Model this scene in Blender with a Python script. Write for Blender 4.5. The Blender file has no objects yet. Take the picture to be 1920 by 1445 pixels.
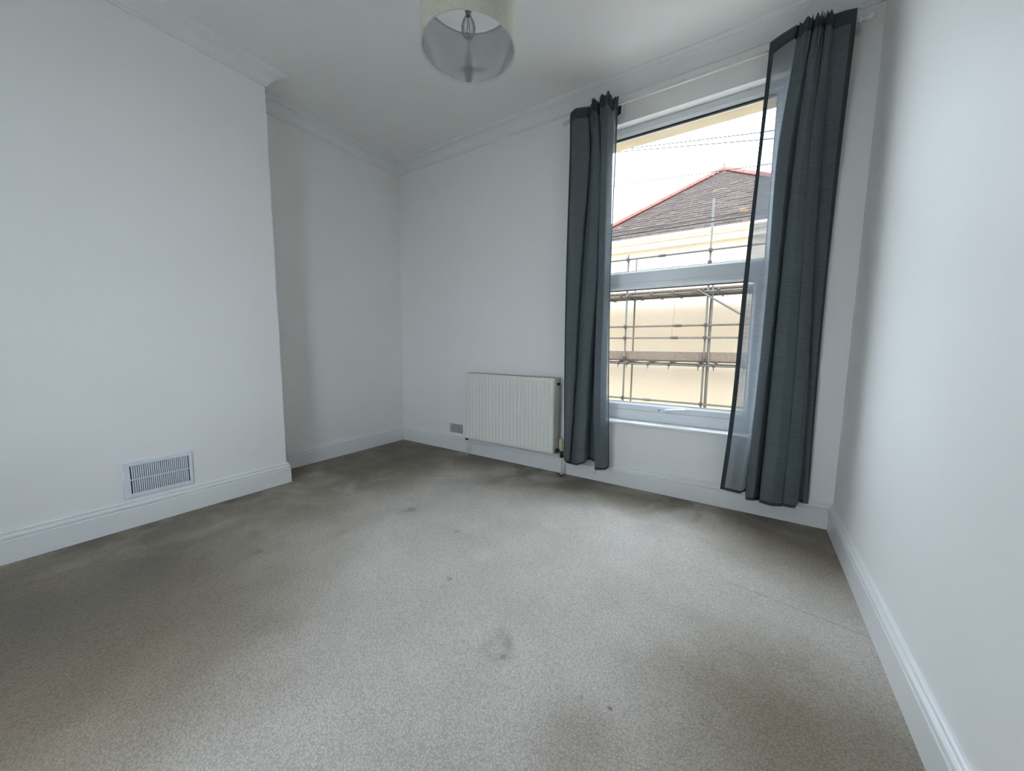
import bpy, bmesh, math, random
from mathutils import Vector, Matrix
random.seed(7)
SC = bpy.context.scene
COL = SC.collection

# ------------------------------------------------------------------ camera, world, sun, exposure
F_PX = 687.74                                   # focal length in pixels of the 1920 px frame
CAM = Vector((3.0771, -2.6154, 1.0014))
RIGHT = Vector((0.83832, 0.54510, 0.00923))
FWD = Vector((-0.54121, 0.83414, -0.10636))
UP = Vector((-0.06568, 0.08417, 0.99428))
cd = bpy.data.cameras.new('camera')
cd.sensor_fit = 'HORIZONTAL'; cd.sensor_width = 36.0; cd.lens = 36.0 * F_PX / 1920.0
cd.clip_start = 0.02; cd.clip_end = 200
cam = bpy.data.objects.new('camera', cd); COL.objects.link(cam)
cam.matrix_world = Matrix(((RIGHT.x, UP.x, -FWD.x, CAM.x), (RIGHT.y, UP.y, -FWD.y, CAM.y),
                           (RIGHT.z, UP.z, -FWD.z, CAM.z), (0, 0, 0, 1)))
SC.camera = cam

SKY_STRENGTH = 9.2
world = bpy.data.worlds.new('world'); SC.world = world; world.use_nodes = True
bg = world.node_tree.nodes['Background']
bg.inputs['Color'].default_value = (0.78, 0.90, 1.04, 1); bg.inputs['Strength'].default_value = SKY_STRENGTH

sd = bpy.data.lights.new('sun', 'SUN'); sd.energy = 0.25; sd.angle = math.radians(9); sd.color = (1.0, 0.86, 0.68)
sun = bpy.data.objects.new('sun', sd); COL.objects.link(sun)
sun.rotation_euler = Vector((-0.30, 1.0, -1.95)).to_track_quat('-Z', 'Y').to_euler()   # from behind this house, on the house opposite

SC.view_settings.view_transform = 'Standard'
SC.view_settings.look = 'None'
SC.view_settings.gamma = 1.0
SC.view_settings.use_curve_mapping = False
SC.view_settings.exposure = 0.0

def ray(u, v): return FWD + RIGHT * ((u - 960) / F_PX) - UP * ((v - 722.5) / F_PX)
def on_y(u, v, y):                               # photograph pixel -> point on the plane y
    d = ray(u, v); return CAM + d * ((y - CAM.y) / d.y)
def pix(p):
    q = Vector(p) - CAM; w = q.dot(FWD)
    return 960 + F_PX * q.dot(RIGHT) / w, 722.5 - F_PX * q.dot(UP) / w

# ------------------------------------------------------------------ room measures (metres)
W = 3.513; CEIL = 2.755; XC = 0.296; YC = -1.332; YC2 = -2.72; YR = -3.30
CORN = 2.675; HB = 0.147
OX0, OX1, OZ0, OZ1 = 2.03, 3.18, 0.478, 2.500    # window opening in the room's wall
ROADZ = -3.4

# ------------------------------------------------------------------ helpers
def link(o, parent=None):
    COL.objects.link(o)
    if parent: o.parent = parent
    return o
def empty(name, loc):
    o = bpy.data.objects.new(name, None); o.empty_display_size = 0.1; o.location = loc
    return link(o)
def tag(o, label=None, cat=None, group=None, kind=None):
    if label: o['label'] = label
    if cat: o['category'] = cat
    if group: o['group'] = group
    if kind: o['kind'] = kind
    return o

class MB:
    """collects shapes in world coordinates and links them as ONE mesh object"""
    def __init__(s): s.v = []; s.f = []; s.smooth = []
    def add(s, verts, faces, smooth=False):
        b = len(s.v); s.v += [tuple(p) for p in verts]
        for f in faces: s.f.append([b + i for i in f]); s.smooth.append(smooth)
    def box(s, x0, x1, y0, y1, z0, z1, bev=0.0):
        if bev <= 0:
            s.add([(x, y, z) for x in (x0, x1) for y in (y0, y1) for z in (z0, z1)],
                  [(0, 1, 3, 2), (4, 6, 7, 5), (0, 4, 5, 1), (2, 3, 7, 6), (0, 2, 6, 4), (1, 5, 7, 3)])
        else:
            bm = bmesh.new(); bmesh.ops.create_cube(bm, size=1)
            for v in bm.verts:
                v.co = Vector(((x0 + x1) / 2 + v.co.x * (x1 - x0), (y0 + y1) / 2 + v.co.y * (y1 - y0), (z0 + z1) / 2 + v.co.z * (z1 - z0)))
            bmesh.ops.bevel(bm, geom=list(bm.edges), offset=bev, segments=2, profile=0.5, affect='EDGES')
            bm.verts.index_update()
            s.add([v.co[:] for v in bm.verts], [[v.index for v in f.verts] for f in bm.faces])
            bm.free()
        return s
    def tube(s, a, b, r, n=12, r2=None, cap=True):
        a = Vector(a); b = Vector(b); d = (b - a).normalized()
        u = d.orthogonal().normalized(); w = d.cross(u); r2 = r if r2 is None else r2
        vs = [a + (u * math.cos(t) + w * math.sin(t)) * r for t in [2 * math.pi * i / n for i in range(n)]]
        vs += [b + (u * math.cos(t) + w * math.sin(t)) * r2 for t in [2 * math.pi * i / n for i in range(n)]]
        s.add(vs, [(i, (i + 1) % n, n + (i + 1) % n, n + i) for i in range(n)], True)
        if cap: s.add(vs[:n], [tuple(reversed(range(n)))]); s.add(vs[n:], [tuple(range(n))])
        return s
    def path(s, pts, r, n=8):
        pts = [Vector(p) for p in pts]; rings = []
        for i, p in enumerate(pts):
            d = (pts[min(i + 1, len(pts) - 1)] - pts[max(i - 1, 0)]).normalized()
            u = d.cross(Vector((0.13, 0.21, 0.97))).normalized(); w = d.cross(u)
            rings.append([p + (u * math.cos(2 * math.pi * k / n) + w * math.sin(2 * math.pi * k / n)) * r for k in range(n)])
        vs = [q for R in rings for q in R]
        fs = [(i * n + k, i * n + (k + 1) % n, (i + 1) * n + (k + 1) % n, (i + 1) * n + k) for i in range(len(pts) - 1) for k in range(n)]
        s.add(vs, fs, True); s.add(rings[0], [tuple(range(n))]); s.add(rings[-1], [tuple(range(n))])
        return s
    def lathe(s, c, prof, n=32, close=False):
        """prof: (radius, z) pairs about the vertical axis through c"""
        c = Vector(c); vs = []
        for r, z in prof:
            vs += [(c.x + r * math.cos(2 * math.pi * k / n), c.y + r * math.sin(2 * math.pi * k / n), c.z + z) for k in range(n)]
        m = len(prof); fs = []
        for i in range(m if close else m - 1):
            j = (i + 1) % m
            fs += [(i * n + k, i * n + (k + 1) % n, j * n + (k + 1) % n, j * n + k) for k in range(n)]
        s.add(vs, fs, True)
        return s
    def grid(s, rows, smooth=True):
        n = len(rows[0]); vs = [p for r in rows for p in r]
        s.add(vs, [(i * n + k, i * n + k + 1, (i + 1) * n + k + 1, (i + 1) * n + k) for i in range(len(rows) - 1) for k in range(n - 1)], smooth)
        return s
    def mesh(s, name, mat, origin=(0, 0, 0), fix=True):
        me = bpy.data.meshes.new(name); o = Vector(origin)
        me.from_pydata([tuple(Vector(p) - o) for p in s.v], [], s.f)
        me.polygons.foreach_set('use_smooth', s.smooth)
        if fix:
            bm = bmesh.new(); bm.from_mesh(me)
            bmesh.ops.remove_doubles(bm, verts=bm.verts, dist=1e-5)
            bmesh.ops.recalc_face_normals(bm, faces=bm.faces); bm.to_mesh(me); bm.free()
        me.update()
        if mat: me.materials.append(mat)
        return me
    def build(s, name, mat, parent=None, fix=True, origin=None):
        """object origin: at the parent's base (parts) or at the given origin (top-level things)"""
        o = Vector(origin) if origin is not None else Vector((0, 0, 0))
        off = o
        if parent is not None:
            off = wloc(parent)
        ob = bpy.data.objects.new(name, s.mesh(name, mat, off, fix))
        if parent is None: ob.location = off
        return link(ob, parent)
def wloc(o):
    p = Vector(o.location)
    while o.parent: o = o.parent; p += Vector(o.location)
    return p
def sharp(o, ang=35):
    bm = bmesh.new(); bm.from_mesh(o.data)
    for e in bm.edges: e.smooth = not (len(e.link_faces) == 2 and e.calc_face_angle(0) > math.radians(ang))
    bm.to_mesh(o.data); bm.free(); return o

# ------------------------------------------------------------------ materials
def mat(name):
    m = bpy.data.materials.new(name); m.use_nodes = True
    nt = m.node_tree; return m, nt, nt.nodes, nt.links, nt.nodes['Principled BSDF']
def plain(name, col, rough=0.5, metal=0.0, var=0.06, scale=12.0, bump=0.0, bscale=120.0, spec=0.5, rnd=0.0):
    """paint, plastic, metal: a colour with slight procedural variation and fine relief"""
    m, nt, N, L, b = mat(name)
    tc = N.new('ShaderNodeTexCoord'); no = N.new('ShaderNodeTexNoise')
    no.inputs['Scale'].default_value = scale; no.inputs['Detail'].default_value = 4
    L.new(tc.outputs['Object'], no.inputs['Vector'])
    r = N.new('ShaderNodeMapRange'); r.inputs['From Min'].default_value = 0.3; r.inputs['From Max'].default_value = 0.7
    r.inputs['To Min'].default_value = 1 - var; r.inputs['To Max'].default_value = 1 + var
    L.new(no.outputs['Fac'], r.inputs['Value'])
    vm = N.new('ShaderNodeVectorMath'); vm.operation = 'SCALE'; vm.inputs[0].default_value = col
    if rnd > 0:
        oi = N.new('ShaderNodeObjectInfo'); r2 = N.new('ShaderNodeMapRange')
        r2.inputs['To Min'].default_value = 1 - rnd; r2.inputs['To Max'].default_value = 1 + rnd
        L.new(oi.outputs['Random'], r2.inputs['Value'])
        mu = N.new('ShaderNodeMath'); mu.operation = 'MULTIPLY'; L.new(r.outputs[0], mu.inputs[0]); L.new(r2.outputs[0], mu.inputs[1])
        L.new(mu.outputs[0], vm.inputs['Scale'])
    else: L.new(r.outputs[0], vm.inputs['Scale'])
    L.new(vm.outputs[0], b.inputs['Base Color'])
    b.inputs['Roughness'].default_value = rough; b.inputs['Metallic'].default_value = metal
    b.inputs['Specular IOR Level'].default_value = spec
    if bump > 0:
        n2 = N.new('ShaderNodeTexNoise'); n2.inputs['Scale'].default_value = bscale; n2.inputs['Detail'].default_value = 3
        L.new(tc.outputs['Object'], n2.inputs['Vector'])
        bp = N.new('ShaderNodeBump'); bp.inputs['Strength'].default_value = bump; bp.inputs['Distance'].default_value = 0.004
        L.new(n2.outputs['Fac'], bp.inputs['Height']); L.new(bp.outputs[0], b.inputs['Normal'])
    return m

M_WALL = plain('wall_paint', (0.92, 0.905, 0.88), 0.55, var=0.008, scale=3, bump=0.02, bscale=60, spec=0.35)
M_CEIL = plain('ceiling_paint', (0.91, 0.90, 0.875), 0.8, var=0.012, scale=3, spec=0.2)
M_TRIM = plain('trim_gloss', (0.87, 0.87, 0.86), 0.28, var=0.012, scale=5)
M_CORN = plain('cornice_paint', (0.87, 0.87, 0.86), 0.6, var=0.012, scale=5, spec=0.3)
M_UPVC = plain('white_upvc', (0.82, 0.84, 0.86), 0.22, var=0.01)
M_GASKET = plain('black_gasket', (0.012, 0.012, 0.016), 0.5)
M_RAD = plain('cream_radiator_enamel', (0.80, 0.79, 0.72), 0.3, var=0.015)
M_PIPE = plain('white_pipe_paint', (0.80, 0.79, 0.75), 0.35)
M_DARKPIPE = plain('tarnished_brass', (0.05, 0.045, 0.035), 0.45, metal=0.7)
M_TRV = plain('cream_plastic', (0.66, 0.58, 0.38), 0.4)
M_BLACK = plain('black_slot', (0.015, 0.016, 0.018), 0.6)
M_SOCK = plain('grey_socket_plastic', (0.42, 0.43, 0.44), 0.35)
M_VENT = plain('white_vent_plastic', (0.80, 0.83, 0.88), 0.35)
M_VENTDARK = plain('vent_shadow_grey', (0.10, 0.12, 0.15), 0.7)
M_ROD = plain('white_curtain_rod', (0.80, 0.79, 0.74), 0.4)
M_METAL = plain('grey_metal', (0.45, 0.45, 0.44), 0.35, metal=0.9)
M_HOLDER = plain('white_bakelite', (0.72, 0.73, 0.72), 0.35)
M_BEIGE = plain('beige_outer_render', (0.62, 0.50, 0.34), 0.9, var=0.08, scale=6, bump=0.3)

def carpet():
    m, nt, N, L, b = mat('beige_grey_carpet')
    geo = N.new('ShaderNodeNewGeometry'); P = geo.outputs['Position']
    def noise(scale, detail=3, rough=0.55, dist=0.0):
        n = N.new('ShaderNodeTexNoise'); n.inputs['Scale'].default_value = scale; n.inputs['Detail'].default_value = detail
        n.inputs['Roughness'].default_value = rough; n.inputs['Distortion'].default_value = dist
        L.new(P, n.inputs['Vector']); return n.outputs['Fac']
    def rng(x, a, b_, c, d, smooth=False):
        r = N.new('ShaderNodeMapRange'); r.inputs[1].default_value = a; r.inputs[2].default_value = b_
        r.inputs[3].default_value = c; r.inputs[4].default_value = d
        if smooth: r.interpolation_type = 'SMOOTHSTEP'
        L.new(x, r.inputs[0]); return r.outputs[0]
    def mth(op, a, b_=None, c=None):
        n = N.new('ShaderNodeMath'); n.operation = op
        for i, x in enumerate((a, b_, c)):
            if x is None: continue
            if isinstance(x, (int, float)): n.inputs[i].default_value = x
            else: L.new(x, n.inputs[i])
        return n.outputs[0]
    # warped position so stains have ragged outlines
    wn = N.new('ShaderNodeTexNoise'); wn.inputs['Scale'].default_value = 7; wn.inputs['Detail'].default_value = 4; L.new(P, wn.inputs['Vector'])
    off = N.new('ShaderNodeVectorMath'); off.operation = 'SUBTRACT'; L.new(wn.outputs['Color'], off.inputs[0]); off.inputs[1].default_value = (0.5, 0.5, 0.5)
    sc = N.new('ShaderNodeVectorMath'); sc.operation = 'SCALE'; L.new(off.outputs[0], sc.inputs[0]); sc.inputs['Scale'].default_value = 0.12
    wp = N.new('ShaderNodeVectorMath'); wp.operation = 'ADD'; L.new(P, wp.inputs[0]); L.new(sc.outputs[0], wp.inputs[1])
    sep = N.new('ShaderNodeSeparateXYZ'); L.new(P, sep.inputs[0]); X, Y = sep.outputs[0], sep.outputs[1]
    def dist(x, y, src):
        d = N.new('ShaderNodeVectorMath'); d.operation = 'DISTANCE'; L.new(src, d.inputs[0]); d.inputs[1].default_value = (x, y, 0)
        return d.outputs['Value']
    fac = rng(noise(1.1, 4), 0.3, 0.7, 0.90, 1.07)
    fac = mth('MULTIPLY', fac, rng(noise(4.5, 4), 0.3, 0.72, 0.95, 1.05))
    # soiling along the skirtings with light falloff painted in, broken up by noise
    falloff_n = noise(2.6, 4, 0.6, 0.6)
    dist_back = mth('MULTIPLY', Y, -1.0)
    s1 = mth('MULTIPLY', rng(dist_back, 0.02, 0.75, 1, 0, True), rng(falloff_n, 0.33, 0.6, 0.35, 1))
    s2 = mth('MULTIPLY', rng(X, 0.25, 1.75, 1, 0, True), rng(falloff_n, 0.30, 0.6, 0.45, 1))
    soil_falloff = mth('MAXIMUM', s1, s2)
    fac = mth('MULTIPLY', fac, rng(soil_falloff, 0, 1, 1.0, 0.36))
    # single stains (x, y, radius, depth); the widest also paint in light falloff
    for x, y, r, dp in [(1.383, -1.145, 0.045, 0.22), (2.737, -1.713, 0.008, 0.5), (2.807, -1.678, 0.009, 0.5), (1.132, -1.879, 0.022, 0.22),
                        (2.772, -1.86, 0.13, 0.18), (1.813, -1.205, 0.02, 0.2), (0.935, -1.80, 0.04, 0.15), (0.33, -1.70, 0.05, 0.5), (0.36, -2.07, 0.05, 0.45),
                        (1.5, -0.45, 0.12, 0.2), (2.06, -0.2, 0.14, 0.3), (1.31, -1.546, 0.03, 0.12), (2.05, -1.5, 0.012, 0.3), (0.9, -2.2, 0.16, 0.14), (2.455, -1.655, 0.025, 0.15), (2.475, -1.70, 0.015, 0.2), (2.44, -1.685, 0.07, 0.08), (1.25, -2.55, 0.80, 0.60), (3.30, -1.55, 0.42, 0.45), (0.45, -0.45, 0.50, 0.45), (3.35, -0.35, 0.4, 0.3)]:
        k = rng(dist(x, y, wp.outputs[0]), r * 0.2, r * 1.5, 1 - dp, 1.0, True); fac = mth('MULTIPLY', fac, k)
    # dried spill ring and a faint cup ring
    for x, y, r, wd, dp, warp in [(2.435, -1.690, 0.048, 0.04, 0.10, True), (2.33, -1.758, 0.026, 0.008, 0.12, False)]:
        d = mth('ABSOLUTE', mth('SUBTRACT', dist(x, y, wp.outputs[0] if warp else P), r))
        fac = mth('MULTIPLY', fac, rng(d, 0.0, wd, 1 - dp, 1.0, True))
    # bleached pale patches
    for x, y, r, g in [(2.065, -1.279, 0.11, 0.16), (1.83, -1.10, 0.12, 0.12), (2.3, -0.62, 0.35, 0.07)]:
        fac = mth('MULTIPLY', fac, rng(dist(x, y, wp.outputs[0]), 0, r, 1 + g, 1.0, True))
    # dark line painted as the shade of a carpet crease by the right-hand skirting
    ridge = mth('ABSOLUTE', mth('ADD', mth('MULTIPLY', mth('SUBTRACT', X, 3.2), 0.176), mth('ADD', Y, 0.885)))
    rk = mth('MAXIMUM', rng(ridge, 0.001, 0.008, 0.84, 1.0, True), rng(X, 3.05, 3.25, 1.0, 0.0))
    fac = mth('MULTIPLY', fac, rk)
    # tufts
    vo = N.new('ShaderNodeTexVoronoi'); vo.inputs['Scale'].default_value = 165; L.new(P, vo.inputs['Vector'])
    n3 = noise(240, 2)
    tuft = mth('MULTIPLY', rng(vo.outputs['Distance'], 0.05, 0.75, 1.12, 0.76), rng(n3, 0.3, 0.7, 0.84, 1.14))
    fac2 = mth('MULTIPLY', fac, tuft)
    cr = N.new('ShaderNodeMix'); cr.data_type = 'RGBA'
    cr.inputs['A'].default_value = (0.52, 0.41, 0.27, 1); cr.inputs['B'].default_value = (0.70, 0.635, 0.56, 1)
    L.new(rng(fac, 0.40, 0.92, 0, 1), cr.inputs['Factor'])
    vm = N.new('ShaderNodeVectorMath'); vm.operation = 'SCALE'; L.new(cr.outputs['Result'], vm.inputs[0]); L.new(fac2, vm.inputs['Scale'])
    L.new(vm.outputs[0], b.inputs['Base Color'])
    b.inputs['Roughness'].default_value = 0.95; b.inputs['Specular IOR Level'].default_value = 0.1
    b.inputs['Sheen Weight'].default_value = 0.25; b.inputs['Sheen Roughness'].default_value = 0.5
    bp = N.new('ShaderNodeBump'); bp.inputs['Strength'].default_value = 0.7; bp.inputs['Distance'].default_value = 0.006
    L.new(tuft, bp.inputs['Height']); L.new(bp.outputs[0], b.inputs['Normal'])
    return m
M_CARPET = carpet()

def fabric(name, col, transp, transl):
    """woven slate curtain: crosswise slub; part of the light passes straight through the open weave"""
    m, nt, N, L, b = mat(name); out = N['Material Output']
    geo = N.new('ShaderNodeNewGeometry'); mp = N.new('ShaderNodeMapping'); mp.inputs['Scale'].default_value = (14, 14, 260)
    L.new(geo.outputs['Position'], mp.inputs['Vector'])
    no = N.new('ShaderNodeTexNoise'); no.inputs['Scale'].default_value = 1.0; no.inputs['Detail'].default_value = 3; L.new(mp.outputs[0], no.inputs['Vector'])
    r = N.new('ShaderNodeMapRange'); r.inputs[1].default_value = 0.3; r.inputs[2].default_value = 0.7; r.inputs[3].default_value = 0.86; r.inputs[4].default_value = 1.14
    L.new(no.outputs['Fac'], r.inputs[0])
    vm = N.new('ShaderNodeVectorMath'); vm.operation = 'SCALE'; vm.inputs[0].default_value = col; L.new(r.outputs[0], vm.inputs['Scale'])
    L.new(vm.outputs[0], b.inputs['Base Color']); b.inputs['Roughness'].default_value = 0.75; b.inputs['Specular IOR Level'].default_value = 0.25
    b.inputs['Sheen Weight'].default_value = 0.15
    if transl > 0:
        tl = N.new('ShaderNodeBsdfTranslucent'); v2 = N.new('ShaderNodeVectorMath'); v2.operation = 'SCALE'
        v2.inputs[0].default_value = (0.58, 0.64, 0.72); L.new(r.outputs[0], v2.inputs['Scale']); L.new(v2.outputs[0], tl.inputs['Color'])
        mx = N.new('ShaderNodeMixShader'); mx.inputs[0].default_value = transl
        L.new(b.outputs[0], mx.inputs[1]); L.new(tl.outputs[0], mx.inputs[2])
        tr = N.new('ShaderNodeBsdfTransparent')
        mx2 = N.new('ShaderNodeMixShader'); tf = N.new('ShaderNodeMath'); tf.operation = 'MULTIPLY'; tf.inputs[1].default_value = transp
        tf.inputs[0].default_value = 1.0; L.new(tf.outputs[0], mx2.inputs[0])
        L.new(mx.outputs[0], mx2.inputs[1]); L.new(tr.outputs[0], mx2.inputs[2]); L.new(mx2.outputs[0], out.inputs['Surface'])
    return m
M_FAB = fabric('slate_curtain_weave', (0.115, 0.135, 0.14), 0.27, 0.24)
M_FABFOLD = fabric('slate_curtain_doubled', (0.105, 0.127, 0.133), 0.02, 0.02)
M_FABHEM = fabric('slate_curtain_hem', (0.045, 0.055, 0.058), 0.0, 0.0)

def glass(name, tint=(1, 1, 1), refl=1.0):
    m, nt, N, L, b = mat(name); out = N['Material Output']
    tr = N.new('ShaderNodeBsdfTransparent'); tr.inputs[0].default_value = (*tint, 1)
    gl = N.new('ShaderNodeBsdfGlossy'); gl.inputs['Roughness'].default_value = 0.01
    fr = N.new('ShaderNodeFresnel'); fr.inputs['IOR'].default_value = 1.45
    mu = N.new('ShaderNodeMath'); mu.operation = 'MULTIPLY'; mu.inputs[1].default_value = refl; L.new(fr.outputs[0], mu.inputs[0])
    mx = N.new('ShaderNodeMixShader'); L.new(mu.outputs[0], mx.inputs[0]); L.new(tr.outputs[0], mx.inputs[1]); L.new(gl.outputs[0], mx.inputs[2])
    L.new(mx.outputs[0], out.inputs['Surface']); return m
M_GLASS = glass('window_glass', (0.97, 0.98, 0.98), 0.04)
M_BULB = glass('clear_bulb_glass', (0.94, 0.95, 0.95), 0.8)

def linen():
    m, nt, N, L, b = mat('oatmeal_linen_shade')
    tc = N.new('ShaderNodeTexCoord'); wv = N.new('ShaderNodeTexNoise'); wv.inputs['Scale'].default_value = 60; wv.inputs['Detail'].default_value = 5
    L.new(tc.outputs['Object'], wv.inputs['Vector'])
    r = N.new('ShaderNodeMapRange'); r.inputs[1].default_value = 0.3; r.inputs[2].default_value = 0.7; r.inputs[3].default_value = 0.94; r.inputs[4].default_value = 1.06
    L.new(wv.outputs['Fac'], r.inputs[0])
    vm = N.new('ShaderNodeVectorMath'); vm.operation = 'SCALE'; vm.inputs[0].default_value = (0.66, 0.63, 0.53); L.new(r.outputs[0], vm.inputs['Scale'])
    L.new(vm.outputs[0], b.inputs['Base Color']); b.inputs['Roughness'].default_value = 0.9; b.inputs['Specular IOR Level'].default_value = 0.1
    return m
M_LINEN = linen()
M_LINING = plain('glossy_white_shade_lining', (0.60, 0.62, 0.62), 0.05, metal=0.5, var=0.02, spec=1.0)

def slate():
    m, nt, N, L, b = mat('weathered_roof_slate')
    geo = N.new('ShaderNodeNewGeometry'); oi = N.new('ShaderNodeObjectInfo')
    n1 = N.new('ShaderNodeTexNoise'); n1.inputs['Scale'].default_value = 9; n1.inputs['Detail'].default_value = 5; L.new(geo.outputs['Position'], n1.inputs['Vector'])
    n2 = N.new('ShaderNodeTexNoise'); n2.inputs['Scale'].default_value = 2.3; n2.inputs['Detail'].default_value = 5; L.new(geo.outputs['Position'], n2.inputs['Vector'])
    r = N.new('ShaderNodeMapRange'); r.inputs[3].default_value = 0.80; r.inputs[4].default_value = 1.18; L.new(oi.outputs['Random'], r.inputs[0])
    r1 = N.new('ShaderNodeMapRange'); r1.inputs[1].default_value = 0.3; r1.inputs[2].default_value = 0.7; r1.inputs[3].default_value = 0.8; r1.inputs[4].default_value = 1.2; L.new(n1.outputs['Fac'], r1.inputs[0])
    mu = N.new('ShaderNodeMath'); mu.operation = 'MULTIPLY'; L.new(r.outputs[0], mu.inputs[0]); L.new(r1.outputs[0], mu.inputs[1])
    lich = N.new('ShaderNodeMapRange'); lich.inputs[1].default_value = 0.66; lich.inputs[2].default_value = 0.72; L.new(n2.outputs['Fac'], lich.inputs[0])
    mix = N.new('ShaderNodeMix'); mix.data_type = 'RGBA'; mix.inputs['A'].default_value = (0.062, 0.045, 0.037, 1); mix.inputs['B'].default_value = (0.16, 0.10, 0.04, 1)
    L.new(lich.outputs[0], mix.inputs['Factor'])
    vm = N.new('ShaderNodeVectorMath'); vm.operation = 'SCALE'; L.new(mix.outputs['Result'], vm.inputs[0]); L.new(mu.outputs[0], vm.inputs['Scale'])
    L.new(vm.outputs[0], b.inputs['Base Color']); b.inputs['Roughness'].default_value = 0.9; b.inputs['Specular IOR Level'].default_value = 0.15; return m
M_SLATE = slate()
M_RIDGE = plain('red_clay_ridge', (0.30, 0.060, 0.045), 0.8, var=0.12, rnd=0.12)
M_RENDER = plain('cream_render', (0.62, 0.535, 0.445), 0.9, var=0.03, scale=1.2)
M_FASCIA = plain('white_masonry_paint', (0.80, 0.75, 0.67), 0.7, var=0.03)
M_TUBE = plain('galvanised_scaffold_tube', (0.085, 0.08, 0.072), 0.6, metal=0.0, var=0.15, rnd=0.15)
M_COUP = plain('rusty_coupler', (0.055, 0.042, 0.034), 0.8, metal=0.0, var=0.25)
M_BOARD = plain('weathered_scaffold_board', (0.125, 0.10, 0.083), 0.9, var=0.25, scale=25, rnd=0.2)
M_WIRE = plain('dark_cable', (0.03, 0.03, 0.035), 0.6)
M_WIREGREY = plain('grey_cable', (0.05, 0.05, 0.055), 0.6)
M_ROAD = plain('pale_concrete', (0.36, 0.35, 0.33), 0.95, var=0.2, scale=20)

# ------------------------------------------------------------------ room shell
def slab_with_hole(mb, x0, x1, z0, z1, hx0, hx1, hz0, hz1, ya, yb):
    """wall slab between ya and yb with a rectangular hole"""
    xs = [x0, hx0, hx1, x1]; zs = [z0, hz0, hz1, z1]
    for y in (ya, yb):
        for i in range(3):
            for j in range(3):
                if i == 1 and j == 1: continue
                mb.add([(xs[i], y, zs[j]), (xs[i + 1], y, zs[j]), (xs[i + 1], y, zs[j + 1]), (xs[i], y, zs[j + 1])], [(0, 1, 2, 3)])
    for (a, b) in (((hx0, hz0), (hx1, hz0)), ((hx1, hz0), (hx1, hz1)), ((hx1, hz1), (hx0, hz1)), ((hx0, hz1), (hx0, hz0)),
                   ((x0, z0), (x1, z0)), ((x1, z0), (x1, z1)), ((x1, z1), (x0, z1)), ((x0, z1), (x0, z0))):
        mb.add([(a[0], ya, a[1]), (b[0], ya, b[1]), (b[0], yb, b[1]), (a[0], yb, a[1])], [(0, 1, 2, 3)])
def struct(o, label=None): return tag(o, label, None, None, 'structure')

mb = MB(); slab_with_hole(mb, 0, W, 0, CEIL, OX0, OX1, OZ0, OZ1, 0.0, 0.13)
struct(mb.build('wall_back', M_WALL), 'white painted wall around the sash window')
mb = MB(); slab_with_hole(mb, -16, W + 14, ROADZ + 0.001, 8.5, OX0 + 0.035, OX1 - 0.035, OZ0 + 0.02, OZ1 - 0.022, 0.131, 0.30)  # unseen upper wall is added height, keeping sky light off the house opposite
struct(mb.build('wall_outside', M_BEIGE), 'beige outer face of the window wall seen at the lintel, unseen height added to block sky')
struct(MB().box(-0.15, 0, YR, 0.13, 0, CEIL).build('wall_left', M_WALL), 'white alcove wall left of the radiator')
struct(MB().box(0.0, XC, YC2, YC, 0, CEIL).build('wall_chimney_breast', M_WALL), 'projecting white chimney breast with the air vent')
RW = (1.50, 2.12, 0.35, 2.25)                      # narrow unseen window added behind the viewer to brighten the room (x0, x1, z0, z1)
struct(MB().box(W, W + 0.15, YR, 0.13, 0, CEIL).build('wall_right', M_WALL), 'plain white wall beside the sheer curtain')
mb = MB(); slab_with_hole(mb, -0.15, W + 0.15, 0, CEIL, *RW, YR - 0.15, YR); struct(mb.build('wall_rear', M_WALL), 'white wall behind the viewer')
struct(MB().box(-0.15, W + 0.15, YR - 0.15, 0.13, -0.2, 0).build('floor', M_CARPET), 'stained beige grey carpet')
struct(MB().box(-0.15, W + 0.15, YR - 0.15, 0.13, CEIL, CEIL + 0.2).build('ceiling', M_CEIL), 'plain white ceiling')

# skirting and cornice: mitred profile pieces along the room outline
OUT = [(0, 0), (0, YC), (XC, YC), (XC, YC2), (0, YC2), (0, YR), (W, YR), (W, 0)]
def sweep(profile, i, name, m, label):
    n = len(OUT); a, b = Vector(OUT[i]), Vector(OUT[(i + 1) % n]); pa, nb = Vector(OUT[i - 1]), Vector(OUT[(i + 2) % n])
    def nrm(p, q): d = (q - p).normalized(); return Vector((-d.y, d.x))
    n0, n1, n2 = nrm(pa, a), nrm(a, b), nrm(b, nb)
    ma = (n0 + n1); ma = ma / ma.dot(n1); mb_ = (n1 + n2); mb_ = mb_ / mb_.dot(n1)
    A = [(*(a + ma * d), z) for d, z in profile]; B = [(*(b + mb_ * d), z) for d, z in profile]
    mb = MB(); k = len(profile)
    for j in range(k):
        l = (j + 1) % k
        mb.add([A[j], B[j], B[l], A[l]], [(0, 1, 2, 3)])
    mb.add(A, [tuple(range(k))]); mb.add(B, [tuple(range(k))])
    return struct(mb.build(name, m), label)
SK = [(0, 0), (0.020, 0), (0.020, 0.104), (0.0175, 0.107), (0.0115, 0.1075), (0.0115, 0.1125), (0.0185, 0.114), (0.0195, 0.119), (0.018, 0.125), (0.0135, 0.130), (0.0085, 0.1325),
      (0.0085, 0.1365), (0.0125, 0.138), (0.0125, 0.1415), (0.010, 0.145), (0.006, HB), (0, HB)]
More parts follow.
